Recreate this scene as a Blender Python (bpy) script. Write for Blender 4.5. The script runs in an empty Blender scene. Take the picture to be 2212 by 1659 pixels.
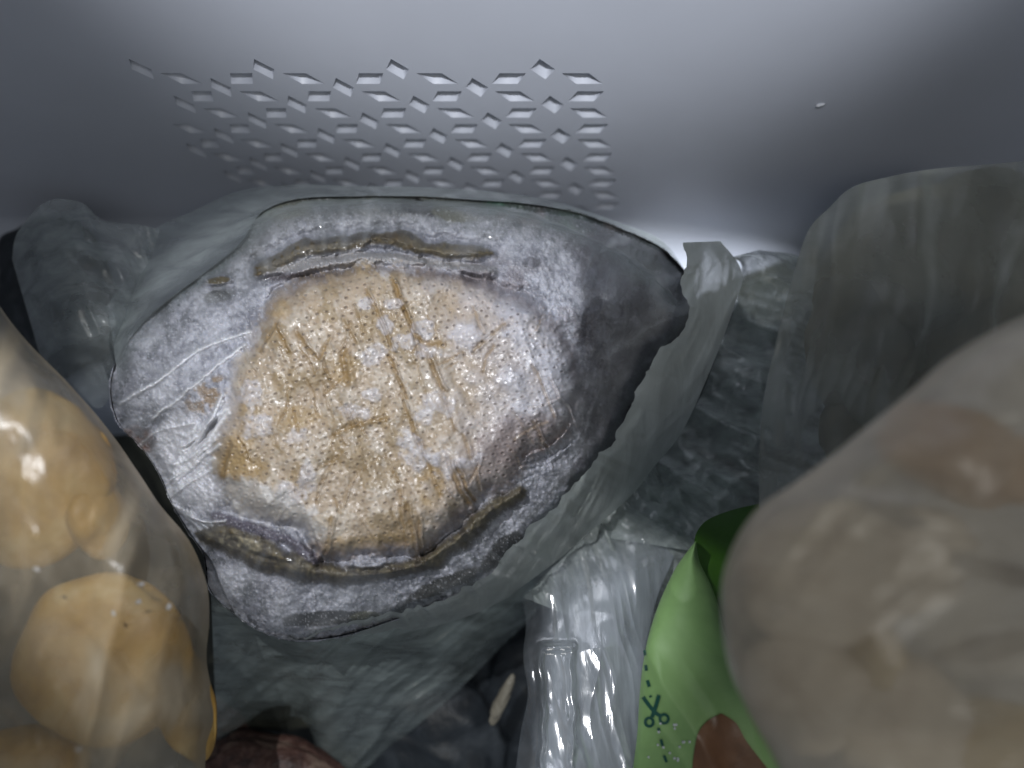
import bpy, math, random
import numpy as np
from mathutils import Matrix, Vector
from mathutils.geometry import delaunay_2d_cdt

random.seed(7)
scene = bpy.context.scene
COL = scene.collection
scene.unit_settings.system = 'METRIC'
scene.unit_settings.scale_length = 0.01          # one unit is one centimetre
R = math.radians

# ------------------------------------------------------------------ camera
F = 1600.0
CX, CY = 1106.0, 829.5
THETA = R(19.4)
CAMZ = 22.0
cam_d = bpy.data.cameras.new('camera')
cam_d.sensor_width = 36.0
cam_d.lens = 36.0 * F / 2212.0
cam_d.clip_start = 0.1
cam_d.clip_end = 500
cam_d.dof.use_dof = True
cam_d.dof.focus_distance = 14.3
cam_d.dof.aperture_fstop = 0.066
cam = bpy.data.objects.new('camera', cam_d)
COL.objects.link(cam)
cam.location = (0, 0, CAMZ)
cam.rotation_euler = (THETA, 0, 0)
scene.camera = cam
CT, ST = math.cos(THETA), math.sin(THETA)

def c2w(x, y, z):
    """camera space -> place"""
    return x, y * CT - z * ST, CAMZ + y * ST + z * CT

def P(u, v, d):
    x = (u - CX) / F * d
    y = -(v - CY) / F * d
    return c2w(x, y, -d)

# ------------------------------------------------------------------ world, lamps, exposure
world = bpy.data.worlds.new('World')
scene.world = world
world.use_nodes = True
bg = world.node_tree.nodes['Background']
bg.inputs[0].default_value = (0.62, 0.72, 0.86, 1)
bg.inputs[1].default_value = 0.19
scene.view_settings.view_transform = 'Standard'
scene.view_settings.look = 'None'
scene.view_settings.exposure = 0.12
scene.view_settings.gamma = 1
scene.cycles.max_bounces = 8
scene.cycles.transparent_max_bounces = 24
scene.cycles.diffuse_bounces = 3
scene.cycles.glossy_bounces = 3
scene.cycles.sample_clamp_indirect = 4
scene.cycles.caustics_reflective = False
scene.cycles.caustics_refractive = False

def aim(o, src, dst):
    o.location = src
    o.rotation_euler = (Vector(dst) - Vector(src)).to_track_quat('-Z', 'Y').to_euler()

# the freezer's own LED, small and hard, up on the left
ld = bpy.data.lights.new('led_lamp', 'SPOT')
ld.spot_size = R(51)
ld.spot_blend = 0.35
ld.shadow_soft_size = 0.06
ld.energy = 6500
ld.color = (0.94, 0.96, 1.0)
led = bpy.data.objects.new('led_lamp', ld)
COL.objects.link(led)
LED = c2w(-5.0, 4.5, -0.6)
aim(led, LED, P(800, 1000, 15))

# beam that falls on the far wall of the drawer
sd = bpy.data.lights.new('beam_lamp', 'SPOT')
sd.energy = 17500
sd.spot_size = R(80)
sd.spot_blend = 0.30
sd.shadow_soft_size = 0.5
sd.color = (0.93, 0.95, 1.0)
spot = bpy.data.objects.new('beam_lamp', sd)
COL.objects.link(spot)
aim(spot, (0.5, 3.0, 29.0), (0.5, 10.8, 23.75))

# added fill high over the far wall, brightening the ledge at its foot
rd = bpy.data.lights.new('ledge_fill', 'AREA')
rd.shape = 'RECTANGLE'; rd.size = 5.0; rd.size_y = 0.3; rd.energy = 62; rd.spread = R(11)
rd.color = (0.90, 0.94, 1.0)
rear = bpy.data.objects.new('ledge_fill', rd)
COL.objects.link(rear)
aim(rear, (5.4, 8.0, 22.5), (5.4, 9.5, 4.0))

# added fill light, broad and weak, behind the camera
kd = bpy.data.lights.new('fill_lamp', 'AREA')
kd.shape = 'RECTANGLE'; kd.size = 14; kd.size_y = 8
kd.energy = 2000
kd.color = (1.0, 0.97, 0.90)
fill = bpy.data.objects.new('fill_lamp', kd)
COL.objects.link(fill)
aim(fill, (9.0, -14.0, 44.0), (4.0, 0.0, 10.0))

# ------------------------------------------------------------------ numpy noise and polygon tools
def _hash(ix, iy, seed):
    n = (ix.astype(np.int64) * 374761393 + iy.astype(np.int64) * 668265263 + seed * 1274126177) & 0xffffffff
    n = ((n ^ (n >> 13)) * 1103515245) & 0xffffffff
    n = ((n ^ (n >> 15)) * 2246822519) & 0xffffffff
    return ((n ^ (n >> 16)) & 0xffff) / 65535.0

def vnoise(x, y, seed=0):
    ix = np.floor(x); iy = np.floor(y)
    fx = x - ix; fy = y - iy
    fx = fx * fx * (3 - 2 * fx); fy = fy * fy * (3 - 2 * fy)
    a = _hash(ix, iy, seed); b = _hash(ix + 1, iy, seed)
    c = _hash(ix, iy + 1, seed); d = _hash(ix + 1, iy + 1, seed)
    return (a * (1 - fx) + b * fx) * (1 - fy) + (c * (1 - fx) + d * fx) * fy

def fbm(x, y, s, oc=4, seed=0):
    x = np.asarray(x, float) / s; y = np.asarray(y, float) / s
    t = 0; a = 0.5; tot = 0
    for i in range(oc):
        t = t + a * vnoise(x + 17.3 * i, y - 9.1 * i, seed + i * 7)
        tot += a; a *= 0.5
        x, y = 1.9 * x * 0.8 + 1.9 * y * 0.6, -1.9 * x * 0.6 + 1.9 * y * 0.8
    return t / tot

def ridged(x, y, s, oc=3, seed=0):
    x = np.asarray(x, float) / s; y = np.asarray(y, float) / s
    t = 0; a = 0.5; tot = 0
    for i in range(oc):
        t = t + a * (1 - np.abs(2 * vnoise(x, y, seed + i * 5) - 1))
        tot += a; a *= 0.5; x = x * 2.03 + 5.1; y = y * 2.03 - 3.3
    return t / tot

def rot(u, v, deg):
    c, s = math.cos(R(deg)), math.sin(R(deg))
    return u * c + v * s, -u * s + v * c

def wr(u, v, deg, slong, sshort, seed, oc=3):
    """wrinkles that run along the direction deg (pixels), 0..1"""
    a, b = rot(u, v, deg)
    w = fbm(u, v, 220, 2, seed + 50) * 60
    return ridged(a / slong * 100, (b + w) / sshort * 100, 100, oc, seed)

def sst(a, b, x):
    t = np.clip((x - a) / (b - a), 0, 1)
    return t * t * (3 - 2 * t)

def seg_dist(u, v, pts, closed=False):
    pts = [np.array(p, float) for p in pts]
    n = len(pts)
    best = np.full(np.shape(u), 1e9)
    for i in range(n if closed else n - 1):
        a = pts[i]; b = pts[(i + 1) % n]
        d = b - a
        L = max(float(d @ d), 1e-9)
        t = np.clip(((u - a[0]) * d[0] + (v - a[1]) * d[1]) / L, 0, 1)
        best = np.minimum(best, np.hypot(u - a[0] - t * d[0], v - a[1] - t * d[1]))
    return best

def inside(u, v, pts):
    r = np.zeros(np.shape(u), bool)
    n = len(pts)
    for i in range(n):
        x1, y1 = pts[i]; x2, y2 = pts[(i + 1) % n]
        if y1 == y2: continue
        c = ((y1 > v) != (y2 > v)) & (u < (x2 - x1) * (v - y1) / (y2 - y1) + x1)
        r ^= c
    return r

def sdf(u, v, pts):
    """positive inside"""
    d = seg_dist(u, v, pts, True)
    return np.where(inside(u, v, pts), d, -d)

def curve(pts, n, closed=False):
    """Catmull-Rom through pts, n points evenly spaced by length"""
    p = [np.array(q, float) for q in pts]
    m = len(p)
    out = []
    rng = range(m if closed else m - 1)
    for i in rng:
        p1, p2 = p[i], p[(i + 1) % m]
        p0 = p[i - 1] if (i > 0 or closed) else 2 * p1 - p2
        p3 = p[(i + 2) % m] if (i + 2 < m or closed) else 2 * p2 - p1
        for k in range(12):
            t = k / 12
            out.append(0.5 * ((2 * p1) + (-p0 + p2) * t + (2 * p0 - 5 * p1 + 4 * p2 - p3) * t * t + (-p0 + 3 * p1 - 3 * p2 + p3) * t ** 3))
    out.append(p[0] if closed else p[-1])
    out = np.array(out)
    s = np.concatenate([[0], np.cumsum(np.hypot(*np.diff(out[:, :2], axis=0).T))])
    q = np.linspace(0, s[-1], n)
    return np.stack([np.interp(q, s, out[:, k]) for k in range(out.shape[1])], 1)

# ------------------------------------------------------------------ object helpers
def tag(o, label=None, cat=None, group=None, kind=None):
    if label: o['label'] = label
    if cat: o['category'] = cat
    if group: o['group'] = group
    if kind: o['kind'] = kind
    return o

def empty(name, loc, label, cat, group=None):
    o = bpy.data.objects.new(name, None)
    COL.objects.link(o)
    o.location = loc
    o.empty_display_size = 0.5
    return tag(o, label, cat, group)

def link(name, me, mat, parent=None):
    o = bpy.data.objects.new(name, me)
    COL.objects.link(o)
    if mat and not me.materials: me.materials.append(mat)
    if parent:
        o.parent = parent
        o.matrix_parent_inverse = Matrix.Translation(-parent_loc(parent))
    return o

def parent_loc(p):
    return p.location.copy() if p.parent is None else Vector((0, 0, 0))

def grid_mesh(name, X, Y, Z, attrs=None, wrap=False, mask=None, smooth=True):
    """quads from 2D arrays of points; mask keeps cells"""
    nr, nc = X.shape
    idx = np.arange(nr * nc).reshape(nr, nc)
    if wrap:
        idx2 = np.concatenate([idx, idx[:, :1]], 1)
    else:
        idx2 = idx
    q = np.stack([idx2[:-1, :-1], idx2[1:, :-1], idx2[1:, 1:], idx2[:-1, 1:]], -1).reshape(-1, 4)
    if mask is not None:
        q = q[mask.reshape(-1)]
    used = np.unique(q)
    remap = np.full(nr * nc, -1)
    remap[used] = np.arange(len(used))
    q = remap[q]
    co = np.stack([X.ravel(), Y.ravel(), Z.ravel()], 1)[used].astype(np.float32)
    me = bpy.data.meshes.new(name)
    me.vertices.add(len(co)); me.vertices.foreach_set('co', co.ravel())
    me.loops.add(q.size); me.loops.foreach_set('vertex_index', q.ravel().astype(np.int32))
    me.polygons.add(len(q))
    me.polygons.foreach_set('loop_start', (np.arange(len(q)) * 4).astype(np.int32))
    me.polygons.foreach_set('loop_total', np.full(len(q), 4, np.int32))
    me.polygons.foreach_set('use_smooth', np.full(len(q), smooth, bool))
    if attrs:
        for k, a in attrs.items():
            if a.ndim == 3:
                at = me.attributes.new(k, 'FLOAT_COLOR', 'POINT')
                c = np.concatenate([a.reshape(-1, 3)[used], np.ones((len(used), 1))], 1).astype(np.float32)
                at.data.foreach_set('color', c.ravel())
            else:
                at = me.attributes.new(k, 'FLOAT', 'POINT')
                at.data.foreach_set('value', a.ravel()[used].astype(np.float32))
    me.update(); me.validate()
    return me

def patch(name, A, B, depth, mat, parent=None, nr=90, nc=60, edge=0.0, rag=0.0, dens=None):
    """film or skin ruled between two outline curves; depth(u,v,s,t) in cm; edge pulls the rim back"""
    a = curve(A, nr); b = curve(B, nr)
    t = np.linspace(0, 1, nr)[:, None] * np.ones((1, nc))
    s = np.linspace(0, 1, nc)[None, :] * np.ones((nr, 1))
    if rag:
        k = (fbm(a[:, 0], a[:, 1], 26, 4, 3) - 0.5) * rag
        k2 = (fbm(a[:, 0] + 900, a[:, 1], 26, 4, 9) - 0.5) * rag
        a = a + np.stack([k, k2], 1)
    U = a[:, 0:1] * (1 - s) + b[:, 0:1] * s
    V = a[:, 1:2] * (1 - s) + b[:, 1:2] * s
    D = depth(U, V, s, t)
    if edge:
        D = D + edge * (1 - np.clip(4 * s * (1 - s), 0, 1) ** 0.5)
    X, Y, Z = P(U, V, D)
    at = {'dens': (dens(U, V, s, t) if dens else np.ones_like(U))}
    me = grid_mesh(name, X, Y, Z, at)
    return link(name, me, mat, parent)

# ------------------------------------------------------------------ materials
def newmat(name):
    m = bpy.data.materials.new(name)
    m.use_nodes = True
    nt = m.node_tree
    b = nt.nodes['Principled BSDF']
    return m, nt, b, nt.nodes['Material Output']

def N(nt, t, **kw):
    n = nt.nodes.new(t)
    for k, v in kw.items():
        if k in n.inputs.keys(): n.inputs[k].default_value = v
        else: setattr(n, k, v)
    return n

def coords(nt, scale=(1, 1, 1), rotz=0):
    tc = nt.nodes.new('ShaderNodeTexCoord')
    mp = nt.nodes.new('ShaderNodeMapping')
    mp.inputs['Scale'].default_value = scale
    mp.inputs['Rotation'].default_value = (0, 0, rotz)
    nt.links.new(tc.outputs['Object'], mp.inputs[0])
    return mp.outputs[0]

def bump(nt, b, fac, strength=0.3, dist=0.02, prev=None):
    bp = nt.nodes.new('ShaderNodeBump')
    bp.inputs['Strength'].default_value = strength
    bp.inputs['Distance'].default_value = dist
    nt.links.new(fac, bp.inputs['Height'])
    if prev: nt.links.new(prev, bp.inputs['Normal'])
    nt.links.new(bp.outputs[0], b.inputs['Normal'])
    return bp.outputs[0]

def plastic(name, col, rough=0.4, bscale=8, bstr=0.1, var=0.12):
    m, nt, b, out = newmat(name)
    co = coords(nt)
    n1 = N(nt, 'ShaderNodeTexNoise', Scale=bscale, Detail=4.0)
    nt.links.new(co, n1.inputs['Vector'])
    n2 = N(nt, 'ShaderNodeTexNoise', Scale=0.6, Detail=3.0)
    nt.links.new(co, n2.inputs['Vector'])
    mx = N(nt, 'ShaderNodeMix', data_type='RGBA')
    nt.links.new(n2.outputs['Fac'], mx.inputs['Factor'])
    mx.inputs['A'].default_value = (*[c * (1 - var) for c in col], 1)
    mx.inputs['B'].default_value = (*[c * (1 + var) for c in col], 1)
    nt.links.new(mx.outputs['Result'], b.inputs['Base Color'])
    b.inputs['Roughness'].default_value = rough
    bump(nt, b, n1.outputs['Fac'], bstr, 0.02)
    return m

def film(name, col=(0.5, 0.55, 0.56), lo=0.25, hi=0.6, rough=0.22, scale=(1, 1, 1), rotz=0, tscale=1.6, spec=0.6, bstr=0.35, transl=0.35, milky=0.0):
    """thin plastic: part see-through, part scattering, glossy"""
    m, nt, b, out = newmat(name)
    co = coords(nt, scale, rotz)
    n1 = N(nt, 'ShaderNodeTexNoise', Scale=tscale, Detail=6.0, Roughness=0.6, Distortion=0.6)
    nt.links.new(co, n1.inputs['Vector'])
    rmp = N(nt, 'ShaderNodeMapRange')
    rmp.inputs['From Min'].default_value = 0.33
    rmp.inputs['From Max'].default_value = 0.68
    rmp.inputs['To Min'].default_value = lo
    rmp.inputs['To Max'].default_value = hi
    nt.links.new(n1.outputs['Fac'], rmp.inputs['Value'])
    at = N(nt, 'ShaderNodeAttribute', attribute_name='dens')
    # looked at along its surface a film hides more
    lw = N(nt, 'ShaderNodeLayerWeight', Blend=0.25)
    ma = N(nt, 'ShaderNodeMath', operation='MULTIPLY_ADD')
    nt.links.new(lw.outputs['Facing'], ma.inputs[0]); ma.inputs[1].default_value = 0.3
    nt.links.new(rmp.outputs[0], ma.inputs[2])
    ad = N(nt, 'ShaderNodeMath', operation='MULTIPLY', use_clamp=True)
    nt.links.new(ma.outputs[0], ad.inputs[0]); nt.links.new(at.outputs['Fac'], ad.inputs[1])
    b.inputs['Base Color'].default_value = (*col, 1)
    b.inputs['Roughness'].default_value = rough
    b.inputs['Specular IOR Level'].default_value = spec
    n3 = N(nt, 'ShaderNodeTexNoise', Scale=tscale * 3.2, Detail=4.0, Distortion=1.0)
    nt.links.new(co, n3.inputs['Vector'])
    nrm = bump(nt, b, n3.outputs['Fac'], bstr, 0.06)
    tl = N(nt, 'ShaderNodeBsdfTranslucent'); tl.inputs[0].default_value = (*col, 1)
    m1 = N(nt, 'ShaderNodeMixShader', Fac=transl)
    nt.links.new(b.outputs[0], m1.inputs[1]); nt.links.new(tl.outputs[0], m1.inputs[2])
    tr = N(nt, 'ShaderNodeBsdfTransparent')
    m2 = N(nt, 'ShaderNodeMixShader')
    nt.links.new(ad.outputs[0], m2.inputs[0])
    nt.links.new(tr.outputs[0], m2.inputs[1]); nt.links.new(m1.outputs[0], m2.inputs[2])
    # the skin's own gloss stays even where it is clear
    gl = N(nt, 'ShaderNodeBsdfGlossy', Roughness=max(0.06, rough * 0.6))
    nt.links.new(nrm, gl.inputs['Normal'])
    fw = N(nt, 'ShaderNodeLayerWeight', Blend=0.5)
    nt.links.new(nrm, fw.inputs['Normal'])
    pw = N(nt, 'ShaderNodeMath', operation='POWER'); pw.inputs[1].default_value = 5.0
    nt.links.new(fw.outputs['Facing'], pw.inputs[0])
    fr = N(nt, 'ShaderNodeMath', operation='MULTIPLY_ADD'); fr.inputs[1].default_value = 0.9; fr.inputs[2].default_value = 0.045
    nt.links.new(pw.outputs[0], fr.inputs[0])
    fm0 = N(nt, 'ShaderNodeMath', operation='MULTIPLY'); fm0.inputs[1].default_value = spec
    nt.links.new(fr.outputs[0], fm0.inputs[0])
    dn = N(nt, 'ShaderNodeMath', operation='MULTIPLY', use_clamp=True); dn.inputs[1].default_value = 2.5
    nt.links.new(at.outputs['Fac'], dn.inputs[0])
    fm = N(nt, 'ShaderNodeMath', operation='MULTIPLY')
    nt.links.new(fm0.outputs[0], fm.inputs[0]); nt.links.new(dn.outputs[0], fm.inputs[1])
    m3 = N(nt, 'ShaderNodeMixShader')
    nt.links.new(fm.outputs[0], m3.inputs[0])
    nt.links.new(m2.outputs[0], m3.inputs[1]); nt.links.new(gl.outputs[0], m3.inputs[2])
    nt.links.new(m3.outputs[0], out.inputs['Surface'])
    return m

def mottled(name, cols, scale=1.0, rough=0.5, bstr=0.6, sss=0.0, stretch=(1, 1, 1), rotz=0, detail=6.0, bs=4.0):
    m, nt, b, out = newmat(name)
    co = coords(nt, stretch, rotz)
    n1 = N(nt, 'ShaderNodeTexNoise', Scale=scale, Detail=detail, Roughness=0.6, Distortion=0.8)
    nt.links.new(co, n1.inputs['Vector'])
    cr = N(nt, 'ShaderNodeValToRGB')
    el = cr.color_ramp.elements
    while len(el) < len(cols): el.new(0.5)
    for i, c in enumerate(cols):
        el[i].position = 0.3 + 0.42 * i / max(1, len(cols) - 1)
        el[i].color = (*c, 1)
    nt.links.new(n1.outputs['Fac'], cr.inputs[0])
    nt.links.new(cr.outputs[0], b.inputs['Base Color'])
    b.inputs['Roughness'].default_value = rough
    if sss:
        b.inputs['Subsurface Weight'].default_value = sss
        b.inputs['Subsurface Radius'].default_value = (0.3, 0.2, 0.1)
        b.inputs['Subsurface Scale'].default_value = 0.5
    n2 = N(nt, 'ShaderNodeTexNoise', Scale=scale * bs, Detail=5.0)
    nt.links.new(co, n2.inputs['Vector'])
    bump(nt, b, n2.outputs['Fac'], bstr, 0.06)
    return m

M = {}
M['drawer'] = plastic('drawer_plastic', (0.495, 0.52, 0.58), 0.42, 14, 0.06, 0.05)
M['slab'] = plastic('slab_plastic', (0.30, 0.31, 0.33), 0.5)

# ------------------------------------------------------------------ the drawer
DW = 10.8
def on_wall(u, v):
    a = (u - CX) / F; b = -(v - CY) / F
    dx, dy, dz = a, b * CT + ST, b * ST - CT
    k = DW / dy
    return a * k, CAMZ + dz * k                  # x, z on the far wall

drawer = empty('freezer_drawer', (0, DW, 0), 'grey plastic freezer drawer with a field of diamond shaped recesses in its far wall', 'drawer')

def site(k, v):                                   # pattern lattice -> wall x, z
    x = 0.61 - 1.5025 * k + 0.0288 * k * k + (0.245 + 0.033 * k) * v
    return x, CAMZ - (11.82 + 1.025 * v)

rhombi = []
for k in range(0, 8):
    v0 = 0.0 if k % 2 == 0 else 0.5
    for j in range(6):
        v = v0 + j
        if v > 5.1 or (k == 7 and j < 2): continue
        rhombi.append([(k, v - 0.27), (k + 0.165, v), (k, v + 0.27), (k - 0.165, v)])
for k in range(-1, 7):
    for j in range(10):
        kk, vv = k + 0.5, 0.25 + 0.5 * j
        if k == 6 and j < 3: continue
        s = 1 if ((k % 2 == 0) == (j % 2 == 0)) else -1
        # the edge climbs or falls to the right
        pts = [(0.26 * s, 0.145), (-0.10 * s, 0.145), (-0.26 * s, -0.145), (0.10 * s, -0.145)]
        rhombi.append([(kk + a, vv + b) for a, b in pts])

def wall_bottom(x):
    return CAMZ - (17.2 + np.where(x > 2, 0.040 * (x - 2) ** 2, 0.0))

def build_wall():
    W0, W1, ZT = -15.0, 15.0, 20.0
    verts = []; edges = []
    loop = [(W0, ZT), (W1, ZT)]
    xs = np.linspace(W1, W0, 61)
    loop += [(float(x), float(wall_bottom(x))) for x in xs]
    n = len(loop)
    verts += loop; edges += [(i, (i + 1) % n) for i in range(n)]
    for r in rhombi:
        b = len(verts)
        verts += [site(*p) for p in r]
        edges += [(b + i, b + (i + 1) % 4) for i in range(4)]
    v2, e2, f2, *_ = delaunay_2d_cdt([Vector(p) for p in verts], edges, [], 1, 1e-5)
    polys = [[site(*p) for p in r] for r in rhombi]
    cen = np.array([np.mean([v2[i] for i in f], axis=0) for f in f2])
    hole = np.zeros(len(f2), bool)
    for p in polys:
        hole |= inside(cen[:, 0], cen[:, 1], p)
    faces = [f for f, h in zip(f2, hole) if not h]
    vv = [(v[0], DW, v[1]) for v in v2]
    nf = len(vv)
    me = bpy.data.meshes.new('far_wall')
    faces = [list(f) for f in faces]
    me.from_pydata(vv, [], faces)
    me.update()
    for p in me.polygons:
        if p.normal.y > 0: p.flip()
    return link('far_wall', me, M['drawer'], drawer)
wall = build_wall()

def recess(r):
    o = [site(*p) for p in r]
    c = np.mean(o, axis=0)
    zt = max(q[1] for q in o)
    rings = [(1.0, 1.0, 0.0), (0.93, 0.72, 0.085), (0.84, 0.50, 0.15)]
    vs = []; fs = []
    for s, h, dy in rings:
        for q in o:
            vs.append((c[0] + (q[0] - c[0]) * s, DW + dy, zt - (zt - q[1]) * h - (0.012 if dy else 0)))
    for k in range(len(rings) - 1):
        for i in range(4):
            a = k * 4 + i; b = k * 4 + (i + 1) % 4
            fs.append((a, b, b + 4, a + 4))
    b = (len(rings) - 1) * 4
    fs.append((b, b + 1, b + 2, b + 3))
    me = bpy.data.meshes.new('diamond_recess')
    me.from_pydata(vs, [], fs)
    me.update()
    for p in me.polygons:
        cc = p.center
        if p.normal.dot(Vector((c[0], DW - 0.3, c[1])) - cc) < 0: p.flip()
        p.use_smooth = True
    ob = link('diamond_recess', me, M['drawer'], wall)
    return ob
for r in rhombi: recess(r)

# fillet and floor, one curved sheet
xs = np.linspace(-15, 15, 61)
prof = [(0.0, 0.0)]
for i in range(1, 13):
    a = i / 12 * math.pi / 2
    prof.append((1.5 * (1 - math.cos(a)), -0.95 * math.sin(a)))
prof += [(4.6, -0.98), (5.0, -1.2), (5.2, -2.0), (5.3, -7.0), (6.0, -8.5), (26.0, -8.6)]
X = np.zeros((len(prof), 61)); Y = X.copy(); Z = X.copy()
for i, (dy, dz) in enumerate(prof):
    X[i] = xs; Y[i] = DW - dy; Z[i] = wall_bottom(xs) + dz
link('drawer_floor', grid_mesh('drawer_floor', X, Y, Z), M['drawer'], drawer)
for nm, x in (('side_wall', -15.0), ('side_wall', 15.0)):
    me = bpy.data.meshes.new(nm)
    s = 0.3 if x > 0 else -0.3
    vs = [(x + a, y, z) for a in (0.003 * (1 if x > 0 else -1), s) for y, z in ((DW, 20), (DW, -8), (-14, -8), (-14, 20))]
    me.from_pydata(vs, [], [(0, 1, 2, 3), (7, 6, 5, 4), (0, 4, 5, 1), (1, 5, 6, 2), (2, 6, 7, 3), (3, 7, 4, 0)])
    link(nm, me, M['drawer'], drawer)

# fleck of ice on the wall
def blob(name, centre_px, d, rx, ry, rz, mat, label, cat, group=None, parent=None, seed=1, amp=0.16, ang=0, freq=1.0, n=(26, 36)):
    """lumpy closed body; radii in cm along camera x, y, z; built round its own origin"""
    nr, nc = n
    th = np.linspace(0.001, math.pi - 0.001, nr)[:, None] * np.ones((1, nc))
    ph = (np.arange(nc) / nc * 2 * math.pi)[None, :] * np.ones((nr, 1))
    x = np.sin(th) * np.cos(ph); y = np.sin(th) * np.sin(ph); z = np.cos(th)
    f = 1 + amp * 2 * (0.5 * fbm(x * 100 * freq + 300, y * 100 * freq + z * 57, 90, 3, seed) + 0.5 * fbm(z * 100 * freq + 900, y * 100 * freq - x * 43, 90, 3, seed + 3) - 0.5)
    ca, sa = math.cos(R(ang)), math.sin(R(ang))
    bx, by, bz = x * rx * f, y * ry * f, z * rz * f
    bx, by = bx * ca - by * sa, bx * sa + by * ca
    wy = by * CT - bz * ST; wz = by * ST + bz * CT
    me = grid_mesh(name, bx, wy, wz, wrap=True)
    o = link(name, me, mat)
    o.location = P(*centre_px, d)
    if parent is not None:
        o.parent = parent
        o.matrix_parent_inverse = Matrix.Translation(-parent_loc(parent))
    else:
        tag(o, label, cat, group)
    return o

M['ice'] = mottled('ice', [(0.6, 0.62, 0.66), (0.85, 0.87, 0.9)], 6, 0.3, 0.8)
x, z = on_wall(1772, 225)
fl = blob('ice_chip', (1772, 225), 15.5, 0.10, 0.032, 0.03, M['ice'], 'tiny white chip of ice stuck alone on the right of the grey drawer wall', 'ice chip', amp=0.5, seed=5, ang=14, n=(10, 14))
fl.location = (x, DW - 0.02, z)

# ------------------------------------------------------------------ added slab out of view on the left, shaped to shade the abalone's right end
def slab():
    # the plane through the lamp and the shadow's edge
    e0 = (-3.43, -4.08); e1 = (-1.3, -0.6)
    y0, y1 = 2.80, 4.2
    t = 0.12
    n = Vector((e1[1] - e0[1], -(e1[0] - e0[0]))).normalized() * t
    vs = []
    for (dx, dz) in ((0, 0), (n.x, n.y)):
        for (ex, ez) in (e0, e1):
            for y in (y0, y1):
                vs.append(c2w(ex + dx + (.11 if y < 3.5 else .0), y, ez + dz))
    me = bpy.data.meshes.new('shadow_slab')
    me.from_pydata(vs, [], [(0, 1, 3, 2), (4, 6, 7, 5), (0, 2, 6, 4), (1, 5, 7, 3), (0, 4, 5, 1), (2, 3, 7, 6)])
    tag(link('shadow_slab', me, M['slab']), kind='structure')
slab()

# ------------------------------------------------------------------ ABALONE
OUT = [(238, 850), (250, 780), (300, 705), (360, 650), (440, 590), (520, 525), (560, 462), (640, 430), (760, 424), (900, 424), (1030, 432), (1140, 440), (1240, 458), (1330, 490),
       (1420, 530), (1480, 585), (1500, 640), (1500, 700), (1450, 760), (1400, 820), (1370, 880), (1335, 960), (1290, 1020), (1235, 1085), (1170, 1150), (1090, 1225), (1050, 1262), (960, 1300),
       (850, 1340), (740, 1374), (650, 1383), (575, 1368), (500, 1322), (448, 1268), (440, 1200), (405, 1150), (372, 1090), (340, 1020), (300, 960), (255, 915)]
OUT = [tuple(p) for p in curve(OUT, 120, True)[:-1]]
FOOT = [(585, 655), (640, 612), (730, 590), (800, 578), (880, 578), (980, 598), (1060, 620), (1150, 655), (1215, 720), (1250, 800), (1252, 880), (1225, 945), (1150, 985), (1110, 1045), (1050, 1062), (1000, 1110),
        (950, 1150), (905, 1190), (800, 1192), (700, 1200), (672, 1160), (640, 1130), (560, 1120), (500, 1090), (460, 1030), (455, 960), (485, 880), (510, 800), (545, 730)]
FOOT = [tuple(p) for p in curve(FOOT, 90, True)[:-1]]
STEP = 1.9
us = np.arange(225, 1515, STEP); vs_ = np.arange(410, 1400, STEP)
U, V = np.meshgrid(us, vs_)
e1 = (fbm(U, V, 40, 4, 11) - 0.5)
dO = sdf(U, V, OUT) + e1 * 14
dF = sdf(U, V, FOOT) + (fbm(U, V, 30, 3, 21) - 0.5) * 22
# frills: two ragged lips of mantle round the foot
FT = [(548, 578), (585, 553), (640, 527), (720, 512), (800, 510), (880, 508), (925, 530), (990, 540), (1062, 545)]
FT2 = [(560, 600), (640, 580), (740, 562), (820, 560), (900, 568), (980, 580), (1060, 590)]
FB = [(430, 1152), (500, 1160), (570, 1196), (640, 1226), (720, 1246), (800, 1250), (880, 1240), (930, 1216), (985, 1180), (1030, 1130), (1080, 1090), (1130, 1062)]
FB2 = [(470, 1120), (540, 1138), (620, 1165), (680, 1208)]
FTP = [(545, 576), (600, 545), (650, 519), (760, 502), (850, 499), (898, 505), (925, 526), (1000, 529), (1062, 538), (1074, 552), (1000, 558), (920, 549), (860, 533), (780, 532), (700, 548), (640, 563), (562, 592)]
dT = 22 - sdf(U, V, [tuple(p) for p in curve(FTP, 60, True)[:-1]]) + (fbm(U, V, 30, 4, 31) - 0.5) * 22
dT2 = seg_dist(U, V, FT2) + (fbm(U, V, 30, 3, 33) - 0.5) * 14
FBP = [(420, 1152), (485, 1131), (551, 1158), (605, 1183), (671, 1209), (725, 1222), (800, 1224), (880, 1215), (923, 1185), (994, 1137), (1042, 1090), (1114, 1052), (1140, 1068), (1072, 1121), (1024, 1167), (935, 1227), (875, 1240), (815, 1256), (725, 1262), (635, 1252), (575, 1235), (527, 1215), (455, 1182)]
dB = 26 - sdf(U, V, [tuple(p) for p in curve(FBP, 90, True)[:-1]]) + (fbm(U, V, 34, 4, 35) - 0.5) * 22
dB2 = seg_dist(U, V, FB2) + (fbm(U, V, 30, 3, 37) - 0.5) * 14

fine = fbm(U, V, 7, 3, 41)
mid = fbm(U, V, 34, 4, 43)
big = fbm(U, V, 120, 4, 45)
grain = vnoise(U / 3.1, V / 3.1, 47)
grain2 = vnoise(U / 4.3 + 50, V / 4.3, 49)

def ell(cx, cy, rx, ry, a=0, ns=0.5, seed=60):
    x, y = rot(U - cx, V - cy, a)
    return 1 - np.hypot(x / rx, y / ry) + (fbm(U, V, 22, 3, seed + int(cx) % 17) - 0.5) * ns

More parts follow.
